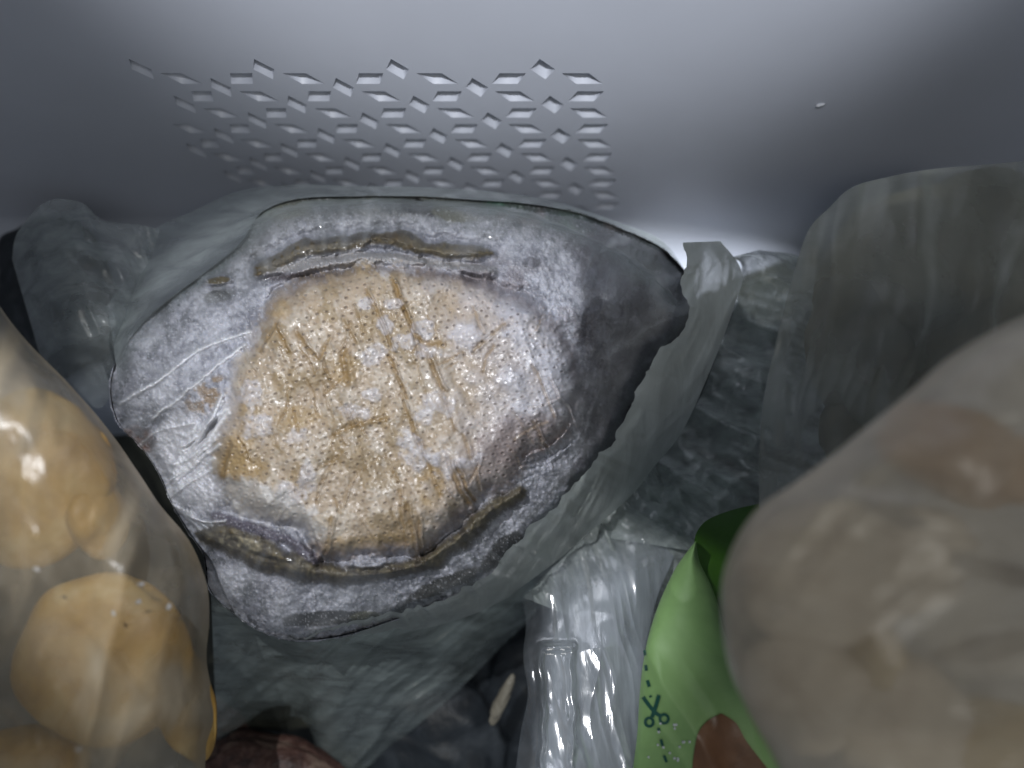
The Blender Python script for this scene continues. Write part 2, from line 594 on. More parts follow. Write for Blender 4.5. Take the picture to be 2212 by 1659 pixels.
H = np.zeros_like(U)
t = np.clip(dO / 280, 0, 1)
H += 1.35 * (1 - (1 - t) ** 2) + .25 * sst(0, 30, dO)              # overall dome over the shell
H += -0.35 * sst(-25, 15, dF - 0) * 0 + 0.24 * sst(-14, 40, dF)     # foot stands proud
H += 0.30 * np.exp(-(np.clip(dF, -200, 60) - 60) ** 2 / 5000)
ruf = ridged(U, V, 24, 2, 51)
H += 0.34 * sst(30, 6, dT) + 0.26 * sst(18, 2, dT2) * (0.6 + 0.5 * ruf)
H += 0.34 * sst(34, 6, dB) + 0.20 * sst(20, 2, dB2)
H -= 0.22 * np.exp(-((dT - 34) / 9) ** 2) * (V < 620) + 0.20 * np.exp(-((dF + 10) / 9) ** 2) * np.maximum(sst(680, 620, V), sst(1080, 1120, V) * sst(520, 640, U))
H += 0.30 * (big - 0.5) * 1.2 + 0.16 * (mid - 0.5)
lump = ell(600, 1010, 220, 260, 0, .3)
# small lips and folds of the lower frill
H += 0.22 * sst(0, .5, ell(800, 1212, 60, 20, -4)) * (0.5 + ruf) + 0.25 * sst(0, .4, ell(560, 1175, 90, 24, 24))
H += 0.22 * sst(0, .4, ell(475, 605, 36, 14, -8)) - 0.15 * sst(0, .5, ell(470, 645, 40, 18, 0))
# pits of the foot's skin, a slowly warped lattice
wu = U + 26 * (fbm(U, V, 260, 2, 71) - .5) + 5 * (fbm(U, V, 40, 2, 73) - .5)
wv = V + 26 * (fbm(U, V, 260, 2, 75) - .5) + 5 * (fbm(U, V, 40, 2, 77) - .5)
a_, b_ = rot(wu, wv, -16)
sp = 19.5
row = np.round(b_ / (sp * 0.80))
ox = np.mod(row, 2) * 0.5
cxl = np.round(a_ / sp - ox) + ox
px_ = a_ - cxl * sp + (_hash(cxl * 2, row, 5) - .5) * 3.5
py_ = b_ - row * sp * 0.80 + (_hash(cxl * 2, row, 6) - .5) * 3.5
pr = np.hypot(px_ * 0.8, py_ * 1.15)
pitw = _hash(cxl * 2, row, 9)
pitmask = sst(4, 26, dF) * (0.35 + 0.65 * pitw) * (1 - 0.65 * sst(.62, .70, big))
pit = sst(3.7, 1.2, pr) * pitmask
H -= 0.04 * pit
H += 0.016 * np.exp(-((pr - 5.0) / 1.6) ** 2) * pitmask

# creases of the clinging skin: (points, width px, sign)
creases = []
rc = np.random.RandomState(4)
def cr(p, q, w, h, tone=1.0, bend=0.0):
    p = np.array(p, float); q = np.array(q, float)
    mth = (p + q) / 2 + np.array([-(q - p)[1], (q - p)[0]]) * bend
    creases.append(([tuple(p), tuple(mth), tuple(q)], w, h, tone))
cr((848, 606), (905, 735), 5, 1, 1, .02); cr((790, 625), (852, 760), 4, .8, .8, -.02); cr((838, 770), (882, 860), 4.5, .9)
cr((925, 770), (958, 842), 6, 1.2); cr((868, 850), (905, 960), 4.5, .9, .9); cr((950, 850), (985, 930), 4, .6, .7)
cr((968, 995), (1012, 1090), 7, 1.4); cr((985, 1000), (1024, 1082), 5, 1.2); cr((905, 960), (950, 1070), 4, .6, .7)
cr((640, 720), (688, 778), 6, .9); cr((596, 700), (625, 760), 5, .7); cr((742, 760), (750, 830), 9, 1.0, 1.4); cr((712, 730), (690, 780), 4, .5)
cr((560, 760), (600, 700), 4, .5, .6); cr((760, 800), (700, 850), 5, .6, .8); cr((830, 905), (720, 940), 6, .7, 1.0, .05)
cr((1000, 940), (1040, 1060), 4, .6, .6); cr((1150, 790), (1200, 900), 4, .6, .6); cr((1090, 700), (1020, 760), 5, .6, .8)
cr((700, 1195), (720, 1120), 5, 1.0, .6); cr((880, 1195), (860, 1060), 4, .8, .6); cr((905, 1210), (880, 1090), 4.5, 1.0, .5); cr((915, 1215), (905, 1120), 4, .9, .5); cr((695, 1215), (672, 1140), 4, .9, .5)
cr((1225, 920), (1130, 985), 6, 1.4, .1, -.1); cr((1225, 960), (1120, 1010), 5, 1.2, .1, -.12); cr((1190, 820), (1245, 920), 4, .8, .2)
cr((740, 690), (770, 740), 4, .5, .7); cr((950, 740), (890, 755), 8, .9, 1.6); cr((500, 960), (480, 1040), 6, .5, .9)
for i in range(60):
    x0, y0 = rc.uniform(500, 1180), rc.uniform(640, 1130)
    an = R(rc.choice([66, 70, 62, 112, -25]) + rc.uniform(-8, 8)); L = rc.uniform(25, 85)
    cr((x0, y0), (x0 + L * math.cos(an), y0 + L * math.sin(an)), rc.uniform(2.0, 4.0), rc.uniform(.25, .7), rc.uniform(.2, .8), rc.uniform(-.08, .08))
# drawn-up folds at the rim on the left
fan = []
for i in range(12):
    x0 = 345 + i * 5; y0 = 1070 - i * 13 + rc.uniform(-8, 8)
    fan.append(([(x0, y0 + 20), (x0 + 50, y0 - 20 + rc.uniform(-10, 10)), (x0 + 95 + rc.uniform(-15, 30), y0 - 75 + rc.uniform(-20, 20))], rc.uniform(3, 5), rc.uniform(.6, 1.2), 0))
for i in range(5):
    x0 = 400 + i * 9
    fan.append(([(x0 - 25, 1090 + i * 4), (x0, 1115 + i * 3), (x0 + 30 + i * 5, 1145 - i * 5)], 3, .9, 0))
long_l = [([(258, 872), (350, 818), (430, 755), (538, 716)], 4.5, 1.3, 0), ([(330, 905), (400, 850), (470, 790), (530, 745)], 4, 1.0, 0), ([(300, 960), (345, 930), (420, 915)], 4, .7, 0)]
crt = np.zeros_like(U); rid = np.zeros_like(U); wet = np.zeros_like(U)
for pts, w, h, tone in creases + fan + long_l:
    xs_ = [p[0] for p in pts]; ys_ = [p[1] for p in pts]
    j0, j1 = np.searchsorted(us, [min(xs_) - 30, max(xs_) + 30]); i0, i1 = np.searchsorted(vs_, [min(ys_) - 30, max(ys_) + 30])
    sl = (slice(i0, i1), slice(j0, j1))
    q = curve(pts, 12)
    uu = U[sl] + (mid[sl] - .5) * 14; vv = V[sl] + (fine[sl] - .5) * 5
    d = seg_dist(uu, vv, [tuple(z) for z in q])
    g = np.exp(-(d / w) ** 2)
    if tone > 0:
        off = seg_dist(uu - w * 1.1, vv, [tuple(z) for z in q])
        H[sl] += h * (0.075 * np.exp(-(off / (w * .7)) ** 2) - 0.06 * g)
        crt[sl] = np.maximum(crt[sl], np.clip(g * 1.2, 0, 1) * min(1, tone))
        wet[sl] = np.maximum(wet[sl], np.exp(-(off / (w * 1.4)) ** 2))
    else:
        H[sl] += h * 0.10 * g
        rid[sl] = np.maximum(rid[sl], g * min(1, h))

# ---- colour of the thing itself (frost, flesh, stain), linear
def C(*rgb): return np.array(rgb, float)
FROST = C(.42, .425, .475); FROST2 = C(.22, .225, .26); TAN = C(.37, .295, .215); PALE = C(.46, .405, .335); GOLD = C(.23, .16, .075); OCH = C(.105, .088, .055)
PURP = C(.17, .14, .145); CHAR = C(.060, .056, .068); OLIVE = C(.10, .10, .058); SHELLG = C(.17, .20, .20); BROWN = C(.26, .18, .10)
def mixc(a, b, m): return a * (1 - m[..., None]) + b * m[..., None]
col = np.ones(U.shape + (3,)) * FROST
frv = sst(.36, .64, fbm(U, V, 9, 4, 81) * .55 + fbm(U, V, 46, 3, 83) * .45)
col = mixc(np.ones_like(col) * FROST2, col, frv)
col = mixc(col, C(.06, .066, .075), .8 * sst(.57, .72, fbm(U, V, 11, 4, 85)) * sst(150, 20, dO))
# left end: blue black flecks through the frost
col = mixc(col, C(.10, .115, .12), .75 * sst(.50, .64, fbm(U, V, 14, 4, 87)) * sst(430, 300, U) * sst(820, 740, V))
col = mixc(col, BROWN, .8 * sst(0, .35, ell(450, 855, 62, 34, -35, .7)) * sst(.35, .6, fbm(U, V, 16, 3, 89)))
col = mixc(col, C(.20, .10, .06), .7 * sst(0, .3, ell(300, 950, 46, 30, 20, .6)))
# rim: green grey shell showing, with its mother of pearl shine on the upper right
rim = sst(30, 8, dO + (mid - .5) * 16)
col = mixc(col, SHELLG, .8 * rim * sst(700, 620, V))
topband = sst(0, 1, sst(505, 455, V + (mid - .5) * 40)) * sst(520, 640, U)
col = mixc(col, C(.19, .20, .18), .75 * topband * sst(60, 20, dO))
pearl = sst(0, .5, 1 - np.abs((V - (418 + (U - 1040) * .20 + np.clip(U - 1240, 0, 400) * .1)) - 22) / 30) * sst(1010, 1060, U) * sst(1400, 1230, U)
ptn = fbm(U, V, 40, 3, 91)
col = mixc(col, C(.10, .24, .20), pearl * .6 * sst(.35, .6, ptn))
col = mixc(col, C(.36, .22, .20), pearl * .6 * sst(.5, .3, ptn))
col = mixc(col, C(.10, .45, .30), sst(0, .5, ell(1062, 438, 34, 9, 10, .4)))
# purple grey flesh between frost and foot on the right
rightp = sst(-110, -10, dF + (mid - .5) * 50) * sst(900, 1060, U) * sst(1040, 900, V)
col = mixc(col, PURP * 1.3, rightp * .5 * sst(.4, .7, mid))
# the upper rim is thinner frost over a dull green shell
col = mixc(col, C(.13, .135, .125), .62 * sst(95, 25, dO + (mid - .5) * 40) * sst(640, 540, V) * sst(430, 560, U))
col = mixc(col, C(.10, .11, .12), .55 * sst(.5, .66, fbm(U, V, 30, 4, 171)) * sst(170, 40, dO))
col = mixc(col, C(.56, .57, .62), .6 * sst(.48, .66, fbm(U, V, 60, 4, 173)) * sst(620, 480, U) * sst(600, 760, V))
# charcoal end: dark flesh, with the cast shadow's edge put into its colour
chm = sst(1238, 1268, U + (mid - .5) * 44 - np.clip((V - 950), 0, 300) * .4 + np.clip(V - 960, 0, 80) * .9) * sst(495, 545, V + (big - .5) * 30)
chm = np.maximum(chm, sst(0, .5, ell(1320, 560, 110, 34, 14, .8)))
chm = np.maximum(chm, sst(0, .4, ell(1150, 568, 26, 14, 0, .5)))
H += .035 * (ridged(*rot(U, V, -24), 12, 2, 181) - .5) * sst(1120, 1180, U) * sst(1300, 1262, U) * sst(540, 600, V) * sst(1000, 940, V)
scl = sst(1130, 1180, U + (mid - .5) * 60) * sst(590, 640, V + (mid - .5) * 60) * sst(960, 900, V)
col = mixc(col, C(.46, .47, .52), .6 * scl * sst(.35, .7, fbm(U, V, 9, 3, 183)) * sst(1262, 1244, U))
chn = sst(.45, .85, fbm(U, V, 20, 5, 93))
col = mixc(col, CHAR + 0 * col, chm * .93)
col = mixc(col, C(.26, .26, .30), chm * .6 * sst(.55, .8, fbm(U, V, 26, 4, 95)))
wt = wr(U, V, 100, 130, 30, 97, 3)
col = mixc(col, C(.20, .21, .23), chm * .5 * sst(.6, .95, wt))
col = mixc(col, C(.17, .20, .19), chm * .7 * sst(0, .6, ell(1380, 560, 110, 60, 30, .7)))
# dark windows in the frost
def window(m, c): 
    global col
    col = mixc(col, c, np.clip(m, 0, 1))
window(sst(.1, .4, ell(905, 448, 60, 23, 12, .5)), C(.012, .012, .011))
window(sst(.1, .4, ell(975, 462, 66, 20, 12, .5)) * .9, OLIVE)
window(sst(.1, .3, ell(705, 1336, 110, 21, -3, .5)), C(.012, .012, .014))
window(sst(.1, .3, ell(790, 1332, 50, 13, -6, .5)) * .8, OLIVE)
window(sst(.1, .3, ell(960, 1262, 100, 22, -22, .5)) * .95, C(.025, .024, .020))
window(sst(.1, .3, ell(1085, 1190, 75, 26, -42, .5)) * .95, C(.022, .022, .022))
window(sst(.1, .3, ell(472, 606, 34, 11, -6, .4)), OCH)
window(sst(.1, .5, ell(470, 640, 52, 17, -6, .8)) * .75, C(.05, .055, .05))
window(sst(.1, .5, ell(620, 455, 70, 22, -10, .6)) * .6, OLIVE * 1.5)
# frills
tf = sst(25, 17, dT)
col = mixc(col, OCH * 1.1, tf)
col = mixc(col, C(.035, .028, .022), tf * .85 * sst(.48, .62, fbm(U, V, 12, 4, 101) * .6 + .4 * sst(530, 500, V + 0.0 * U - np.abs(U - 850) * .10)))
col = mixc(col, C(.13, .085, .03), tf * .5 * sst(.4, .7, mid))
t2 = sst(20, 12, dT2) * (1 - tf)
col = mixc(col, C(.30, .29, .29), t2 * sst(0, 1, sst(575, 560, V - np.abs(U - 840) * .10)))
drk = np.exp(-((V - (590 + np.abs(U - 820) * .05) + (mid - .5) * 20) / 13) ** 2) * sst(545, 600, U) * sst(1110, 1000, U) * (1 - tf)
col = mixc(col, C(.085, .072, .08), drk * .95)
gap = sst(16, 4, np.abs(dT - 31)) * sst(1080, 1000, U) * (V > 500) * (V < 560 + 0 * U) * .0
bf = sst(29, 20, dB)
col = mixc(col, OCH * 1.25, bf)
col = mixc(col, C(.40, .36, .25), bf * sst(.0, .4, ell(510, 1172, 80, 16, 16, .7)) * .7)
col = mixc(col, C(.05, .042, .035), bf * .8 * sst(.5, .64, fbm(U, V, 15, 4, 103)))
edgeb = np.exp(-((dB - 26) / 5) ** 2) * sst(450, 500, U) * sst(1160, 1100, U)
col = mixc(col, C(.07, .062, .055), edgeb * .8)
b2 = sst(16, 8, dB2)
col = mixc(col, C(.075, .065, .09), b2 * .85)
window(sst(.1, .5, ell(800, 1212, 58, 16, -4, .8)) * .6, FROST * .9)

stri = ridged(*rot(U, V, 8), 13, 2, 175)
col = mixc(col, C(.05, .042, .03), .55 * sst(.45, .8, stri) * np.clip(tf + bf, 0, 1))
H -= .05 * stri * np.clip(tf + bf, 0, 1)
# foot
fm_ = sst(-20, 16, dF + (fine - .5) * 30)
foot = np.ones(U.shape + (3,)) * TAN
foot = mixc(foot, PALE, .85 * sst(.40, .60, mid * .6 + fine * .4))
gold = sst(.53, .63, fbm(*rot(U * 1.0, V, 66)[::-1], 60, 4, 111) * .35 + wr(U, V, 66, 150, 45, 113) * .30 + mid * .35)
foot = mixc(foot, GOLD * 1.1, .68 * gold * sst(1130, 980, U))
for e in (ell(600, 668, 34, 26, 20, .6), ell(745, 800, 50, 36, 70, .7), ell(1010, 665, 60, 26, -20, .7), ell(930, 1050, 40, 60, 10, .8), ell(520, 930, 40, 90, 8, .9), ell(960, 745, 50, 10, -10, .5), ell(650, 900, 60, 30, 0, .9), ell(830, 1170, 130, 20, 0, .6), ell(520, 1010, 50, 30, 0, .9)):
    foot = mixc(foot, GOLD * 1.5, .6 * sst(0, .45, e))
foot = mixc(foot, C(.44, .40, .39), .85 * sst(940, 1100, U + (mid - .5) * 200 + np.abs(V - 860) * .25))
foot = mixc(foot, C(.50, .50, .55), .8 * sst(1060, 1180, U + (mid - .5) * 160) * sst(950, 880, V))
foot = mixc(foot, PURP * 1.2, .7 * sst(0, .5, ell(1130, 950, 110, 75, -20, .7)))
foot = mixc(foot, C(.25, .20, .19), .55 * sst(0, .5, ell(1080, 1000, 90, 100, 0, .7)))
foot = mixc(foot, FROST * .95, .6 * sst(.50, .62, fbm(U, V, 50, 4, 115)) * sst(1000, 1100, U) * sst(900, 800, V))
foot = mixc(foot, C(.33, .24, .12), .8 * sst(34, 6, dF) * sst(950, 800, U) * sst(650, 560, V) )
foot = mixc(foot, PURP, .7 * sst(26, 4, dF) * (1 - sst(950, 800, U) * sst(650, 560, V)) * sst(500, 700, U))
foot = mixc(foot, C(.23, .145, .05), .75 * crt)
foot = mixc(foot, C(.065, .052, .05), .80 * pit)
for i, (bx, by, rx, ry, an) in enumerate([(548, 856, 24, 34, 0), (566, 926, 30, 26, 0), (632, 942, 34, 18, 0), (818, 762, 30, 18, -20), (918, 712, 26, 20, 0), (882, 586, 27, 16, 15), (826, 580, 20, 14, 20), (930, 757, 32, 16, 0), (880, 740, 26, 16, -30), (1009, 726, 34, 24, 10),
                                          (946, 868, 38, 22, 30), (890, 951, 28, 20, 0), (914, 896, 20, 16, 0), (905, 995, 36, 26, 0), (660, 1035, 18, 30, 10), (620, 1070, 40, 22, 30), (800, 850, 24, 14, 0), (775, 890, 26, 16, 0), (960, 1000, 30, 22, 0),
                                          (850, 655, 18, 12, 0), (790, 655, 16, 14, 0), (1010, 1000, 30, 20, 0), (552, 715, 14, 24, 20), (830, 700, 14, 18, 0)]):
    e = ell(bx, by, rx * 1.1, ry * 1.1, an, 1.9, 120 + i)
    m_ = sst(-.1, .28, e)
    foot = mixc(foot, FROST * 1.2, .48 * m_ * (.55 + .45 * sst(.3, .6, fine)))
    H += .02 * m_ * fm_
    wet *= (1 - .7 * m_)
# the frost sheet over the lower left of the foot and the white left end
fs = sst(0, .25, ell(570, 1105, 150, 62, 22, .6))
foot = mixc(foot, C(.42, .41, .40), .9 * fs * (0.75 + .25 * frv))
foot = mixc(foot, FROST, .75 * sst(530, 470, U + (mid - .5) * 60) * sst(1000, 900, V) )
col = mixc(col, foot, fm_)
whl = sst(0, .4, ell(405, 1000, 80, 130, -18, .6)) * (1 - fm_ * .9)
col = mixc(col, C(.66, .66, .70), .8 * whl)
col = mixc(col, C(.80, .81, .84), np.clip(rid, 0, 1) * .75)
# grain of ice crystals
ice = sst(.74, .93, grain) * (1 - fm_ * .80) * (1 - chm * .8) * (1 - tf) * (1 - bf)
col = mixc(col, C(.80, .81, .86), ice * .35)
notfoot = (1 - fm_)
smo = np.maximum(sst(26, 18, dT), sst(30, 22, dB))
spk = np.maximum.reduce([sst(0, .5, ell(735, 782, 85, 36, -10, .8)), sst(0, .5, ell(1085, 812, 90, 60, -20, .8)), sst(0, .5, ell(575, 770, 40, 60, 0, .8)), .5 * sst(.54, .66, fbm(U, V, 55, 3, 141))]) * fm_
H += (fine - .5) * .10 * (.06 + .20 * spk + .94 * notfoot) * (1 - .7 * smo) + (grain - .5) * .026 * notfoot * (1 - .5 * chm) * (1 - .8 * smo) + (grain2 - .5) * (.002 + .015 * spk) * fm_
scal = ridged(*[c / 1.0 for c in rot(U, V, -28)], 15, 2, 131)     # scaly pull on the right of the foot
H += fm_ * (.11 * (wr(U, V, 66, 170, 62, 151, 2) - .5) + .05 * (wr(U, V, -18, 150, 70, 153, 2) - .5))
H += .05 * (scal - .5) * sst(1000, 1120, U) * sst(880, 760, V) * sst(-140, -30, dF)
H += .22 * (wt - .5) * chm + .25 * (fbm(U, V, 70, 3, 157) - .5) * chm
rough = .62 - .12 * fm_ - .15 * spk - .22 * wet - .10 * chm + .1 * (mid - .5)
coat = .15 + .25 * fm_ + .5 * spk + .25 * chm * 0 + .3 * wet
D = 15.3 + (850 - V) * 0.0016 + np.clip(U - 1150, 0, 400) * .0012 - H
X, Y, Z = P(U, V, D)

def skin_mat(name, coatw, bsc):
    m, nt, b, out = newmat(name)
    a = N(nt, 'ShaderNodeAttribute', attribute_name='skin')
    r_ = N(nt, 'ShaderNodeAttribute', attribute_name='rough')
    c_ = N(nt, 'ShaderNodeAttribute', attribute_name='coat')
    co = coords(nt)
    n1 = N(nt, 'ShaderNodeTexNoise', Scale=bsc, Detail=3.0, Roughness=0.65)
    nt.links.new(co, n1.inputs['Vector'])
    n2 = N(nt, 'ShaderNodeTexNoise', Scale=bsc * 2.3, Detail=2.0)
    nt.links.new(co, n2.inputs['Vector'])
    hv = N(nt, 'ShaderNodeHueSaturation')
    mr = N(nt, 'ShaderNodeMapRange'); mr.inputs['To Min'].default_value = .62; mr.inputs['To Max'].default_value = 1.38
    nt.links.new(n1.outputs['Fac'], mr.inputs['Value']); nt.links.new(mr.outputs[0], hv.inputs['Value'])
    nt.links.new(a.outputs['Color'], hv.inputs['Color'])
    nt.links.new(hv.outputs[0], b.inputs['Base Color'])
    nt.links.new(r_.outputs['Fac'], b.inputs['Roughness'])
    nt.links.new(c_.outputs['Fac'], b.inputs['Coat Weight'])
    b.inputs['Coat Roughness'].default_value = 0.2
    b.inputs['Coat IOR'].default_value = 1.5
    b.inputs['Subsurface Weight'].default_value = 0.12
    b.inputs['Subsurface Radius'].default_value = (.25, .15, .08)
    b.inputs['Subsurface Scale'].default_value = .3
    bp = bump(nt, b, n2.outputs['Fac'], coatw, 0.03)
    nt.links.new(bp, b.inputs['Coat Normal'])
    return m
M['flesh'] = skin_mat('frozen_flesh', 0.09, 5)
M['frosty'] = skin_mat('frosted_rim', 0.4, 9)
att = {'skin': np.clip(col, 0, 1), 'rough': np.clip(rough, .15, .9), 'coat': np.clip(coat, 0, 1)}
cell = lambda a: a[:-1, :-1]
live = cell(dO) > 0
isF = cell(dF) > -16
isFr = (~isF) & ((cell(dT) < 25) | (cell(dB) < 29))
isDk = (~isF) & (~isFr) & (cell(chm) > .5)
aba = empty('abalone', P(800, 880, 16.5), 'large frozen abalone in its shell, tan pitted foot upward, crusted with white frost', 'abalone')
def part(name, msk, mat, label=None):
    o = link(name, grid_mesh(name, X, Y, Z, att, mask=msk & live), mat, aba)
    if label: o['label'] = label
    return o
part('foot', isF, M['flesh'], 'tan fleshy foot covered in rows of small dark pits')
up = cell(V) < 850
part('frill', isFr & up, M['flesh'], 'upper olive brown ruffled edge, long and thin')
part('frill', isFr & ~up, M['flesh'], 'lower olive brown ruffled edge, wider at its left end')
part('dark_mantle', isDk, M['frosty'], 'dark end of the mantle with shade put into its colour')
part('frost_crust', (~isF) & (~isFr) & (~isDk), M['frosty'], 'white and grey frost over the shell rim')
# the bag's film where it clings: left end, rim and shaded right end
def blur(a, k):
    for ax in (0, 1):
        pad = [(0, 0), (0, 0)]; pad[ax] = (k + 1, k)
        c = np.cumsum(np.pad(a, pad, mode='edge'), ax)
        a = (np.take(c, range(2 * k + 1, c.shape[ax]), ax) - np.take(c, range(0, c.shape[ax] - 2 * k - 1), ax)) / (2 * k + 1)
    return a
Hs = blur(blur(H, 5), 5)
rad = np.degrees(np.arctan2(V - 880, U - 760))
dist = np.hypot(U - 760, V - 880)
pull = ridged(rad * 3.2 + 20 * (big - .5), dist / 9, 22, 2, 161)
Df = 15.3 + (850 - V) * 0.0016 + np.clip(U - 1150, 0, 400) * .0012 - Hs - .07 - .10 * (pull - .5) * sst(-200, -20, -dF) - .05 * fbm(U, V, 90, 2, 163)
clear = np.maximum(sst(20, 90, -dF + (big - .5) * 70), sst(1190, 1290, U))
den = clear * (.35 + .6 * sst(.55, .9, pull) + .35 * (big - .5)) * (1 - .4 * sst(900, 1200, V)) * (1 + 1.6 * sst(1230, 1330, U))
Xc, Yc, Zc = P(U, V, Df)
k2 = 2
CL = dict(mesh=lambda: grid_mesh('clinging_film', Xc[::k2, ::k2], Yc[::k2, ::k2], Zc[::k2, ::k2], {'dens': den[::k2, ::k2]}, mask=((clear > .02) & (dO > 12))[::k2, ::k2][:-1, :-1]))
# the shell itself: a bowl from the rim backwards
M['shell'] = mottled('shell', [(.16, .18, .17), (.28, .30, .29), (.38, .40, .40)], 1.2, .35, .6)
rimc = np.array(OUT)
nrm = rimc.mean(0)
rings = 14
SX = np.zeros((rings, len(rimc))); SY = SX.copy(); SZ = SX.copy()
for i in range(rings):
    q = i / (rings - 1)
    sc = math.cos(q * math.pi / 2) * .995 + .005
    uu = nrm[0] + (rimc[:, 0] - nrm[0]) * sc; vv = nrm[1] + (rimc[:, 1] - nrm[1]) * sc
    dd = 15.3 + (850 - vv) * .0016 + np.clip(uu - 1150, 0, 400) * .0012 + 2.4 * math.sin(q * math.pi / 2) - .25 * (q == 0)
    SX[i], SY[i], SZ[i] = P(uu, vv, dd)
sh = link('shell', grid_mesh('shell', SX, SY, SZ, wrap=True), M['shell'], aba)

# ------------------------------------------------------------------ the bag round the abalone
M['film_grey'] = film('bag_film_grey', (.60, .66, .66), .22, .62, .3, tscale=.9, bstr=.3, rotz=.4, scale=(1, 2.5, 1))
M['film_flap'] = film('bag_film_flap', (.56, .60, .58), .62, .95, .33, tscale=.8, bstr=.25, rotz=-.9, scale=(2.5, .8, 1), transl=.25)
M['film_cling'] = film('bag_film_cling', (.75, .77, .80), .08, .30, .2, tscale=.9, bstr=.2, transl=.1, spec=1.3)
bag = empty('plastic_bag', P(900, 1300, 17.5), 'thin cloudy plastic bag torn open round the frosted abalone, its ragged strip on the right', 'bag')
link('clinging_film', CL['mesh'](), M['film_cling'], bag)
# strip with the torn edge on the right
TL = [(1474, 527), (1482, 570), (1478, 610), (1486, 655), (1480, 700), (1452, 735), (1420, 762), (1398, 800), (1372, 850), (1362, 885), (1338, 925), (1326, 960), (1290, 985), (1262, 1025), (1230, 1060), (1200, 1100), (1165, 1125), (1125, 1165), (1090, 1200), (1050, 1245), (960, 1290), (860, 1320), (760, 1342), (660, 1372)]
TR = [(1556, 521), (1592, 565), (1604, 600), (1590, 650), (1562, 730), (1530, 810), (1500, 880), (1462, 950), (1410, 1012), (1372, 1062), (1320, 1110), (1262, 1160), (1222, 1196), (1190, 1222), (1140, 1258), (1080, 1300), (1000, 1335), (900, 1362), (770, 1388), (665, 1392)]
def d_strip(u, v, s, t):
    return 14.25 + .9 * s + (850 - v) * .0012 - .35 * wr(u, v, 125, 260, 60, 201, 3) + .3 * t + 1.4 * t * s
patch('torn_strip', TL, TR, d_strip, M['film_flap'], bag, 260, 50, 0, rag=26, dens=lambda u, v, s, t: (1.1 - .35 * sst(.25, .6, t)) * (1.0 + .35 * sst(.25, .12, s)))['label'] = 'grey green strip of film with ragged torn edge'
# film over the upper rim and out to the left
TA = [(232, 660), (280, 590), (330, 500), (420, 455), (520, 412), (640, 399), (760, 402), (900, 404), (1060, 414), (1200, 436), (1330, 478), (1430, 520), (1484, 590)]
TB = [(262, 870), (290, 770), (375, 672), (462, 608), (540, 545), (600, 492), (705, 468), (860, 460), (1000, 468), (1140, 492), (1268, 540), (1365, 600), (1450, 690)]
def d_top(u, v, s, t):
    return 16.3 - 1.85 * s ** 1.6 + (500 - v) * .001 - .25 * wr(u, v, 20, 200, 60, 211, 3) + .5 * (1 - s) ** 2
patch('upper_film', TA, TB, d_top, M['film_grey'], bag, 220, 36, 0, dens=lambda u, v, s, t: (1.0 + .5 * sst(.72, .84, t)) * (1.0 - .95 * sst(.45, 1, s)))
# lobe of the bag at the far left
LA = [(26, 560), (34, 510), (62, 470), (92, 440), (130, 430), (180, 440), (212, 470), (240, 480), (300, 486), (345, 495)]
LB = [(110, 850), (120, 840), (140, 850), (160, 860), (180, 870), (200, 880), (220, 880), (235, 860), (250, 820), (280, 740)]
def d_lobe(u, v, s, t):
    return 16.6 - 1.2 * np.sin(np.pi * np.clip(t, 0, 1)) * np.sin(np.pi * np.clip(s * .8 + .1, 0, 1)) - .5 * wr(u, v, 60, 160, 80, 221, 3)
patch('side_lobe', LA, LB, d_lobe, M['film_grey'], bag, 110, 60, 0.0, dens=lambda u, v, s, t: .95 - .3 * s)
# skirt of the bag below the abalone
M['film_skirt'] = film('bag_film_skirt', (.52, .60, .58), .22, .68, .28, tscale=.9, bstr=.5, rotz=.65, scale=(.8, 3.2, 1))
SA = [(455, 1262), (530, 1318), (628, 1355), (720, 1352), (850, 1318), (952, 1276), (1050, 1228), (1140, 1165), (1232, 1105)]
SB = [(470, 1640), (560, 1560), (660, 1560), (720, 1700), (860, 1600), (980, 1500), (1080, 1400), (1150, 1330), (1230, 1220)]
def d_skirt(u, v, s, t):
    return 14.75 + 3.6 * s ** .75 - .5 * wr(u, v, -40, 240, 55, 231, 3) * sst(0, .12, s)
patch('lower_film', SA, SB, d_skirt, M['film_skirt'], bag, 150, 90, 0, dens=lambda u, v, s, t: (.15 + .85 * sst(0, .14, s)) * (1.0 - .35 * s + .5 * np.exp(-((v - (1395 - (u - 950) * .62)) / 34) ** 2) * sst(820, 1000, u)))

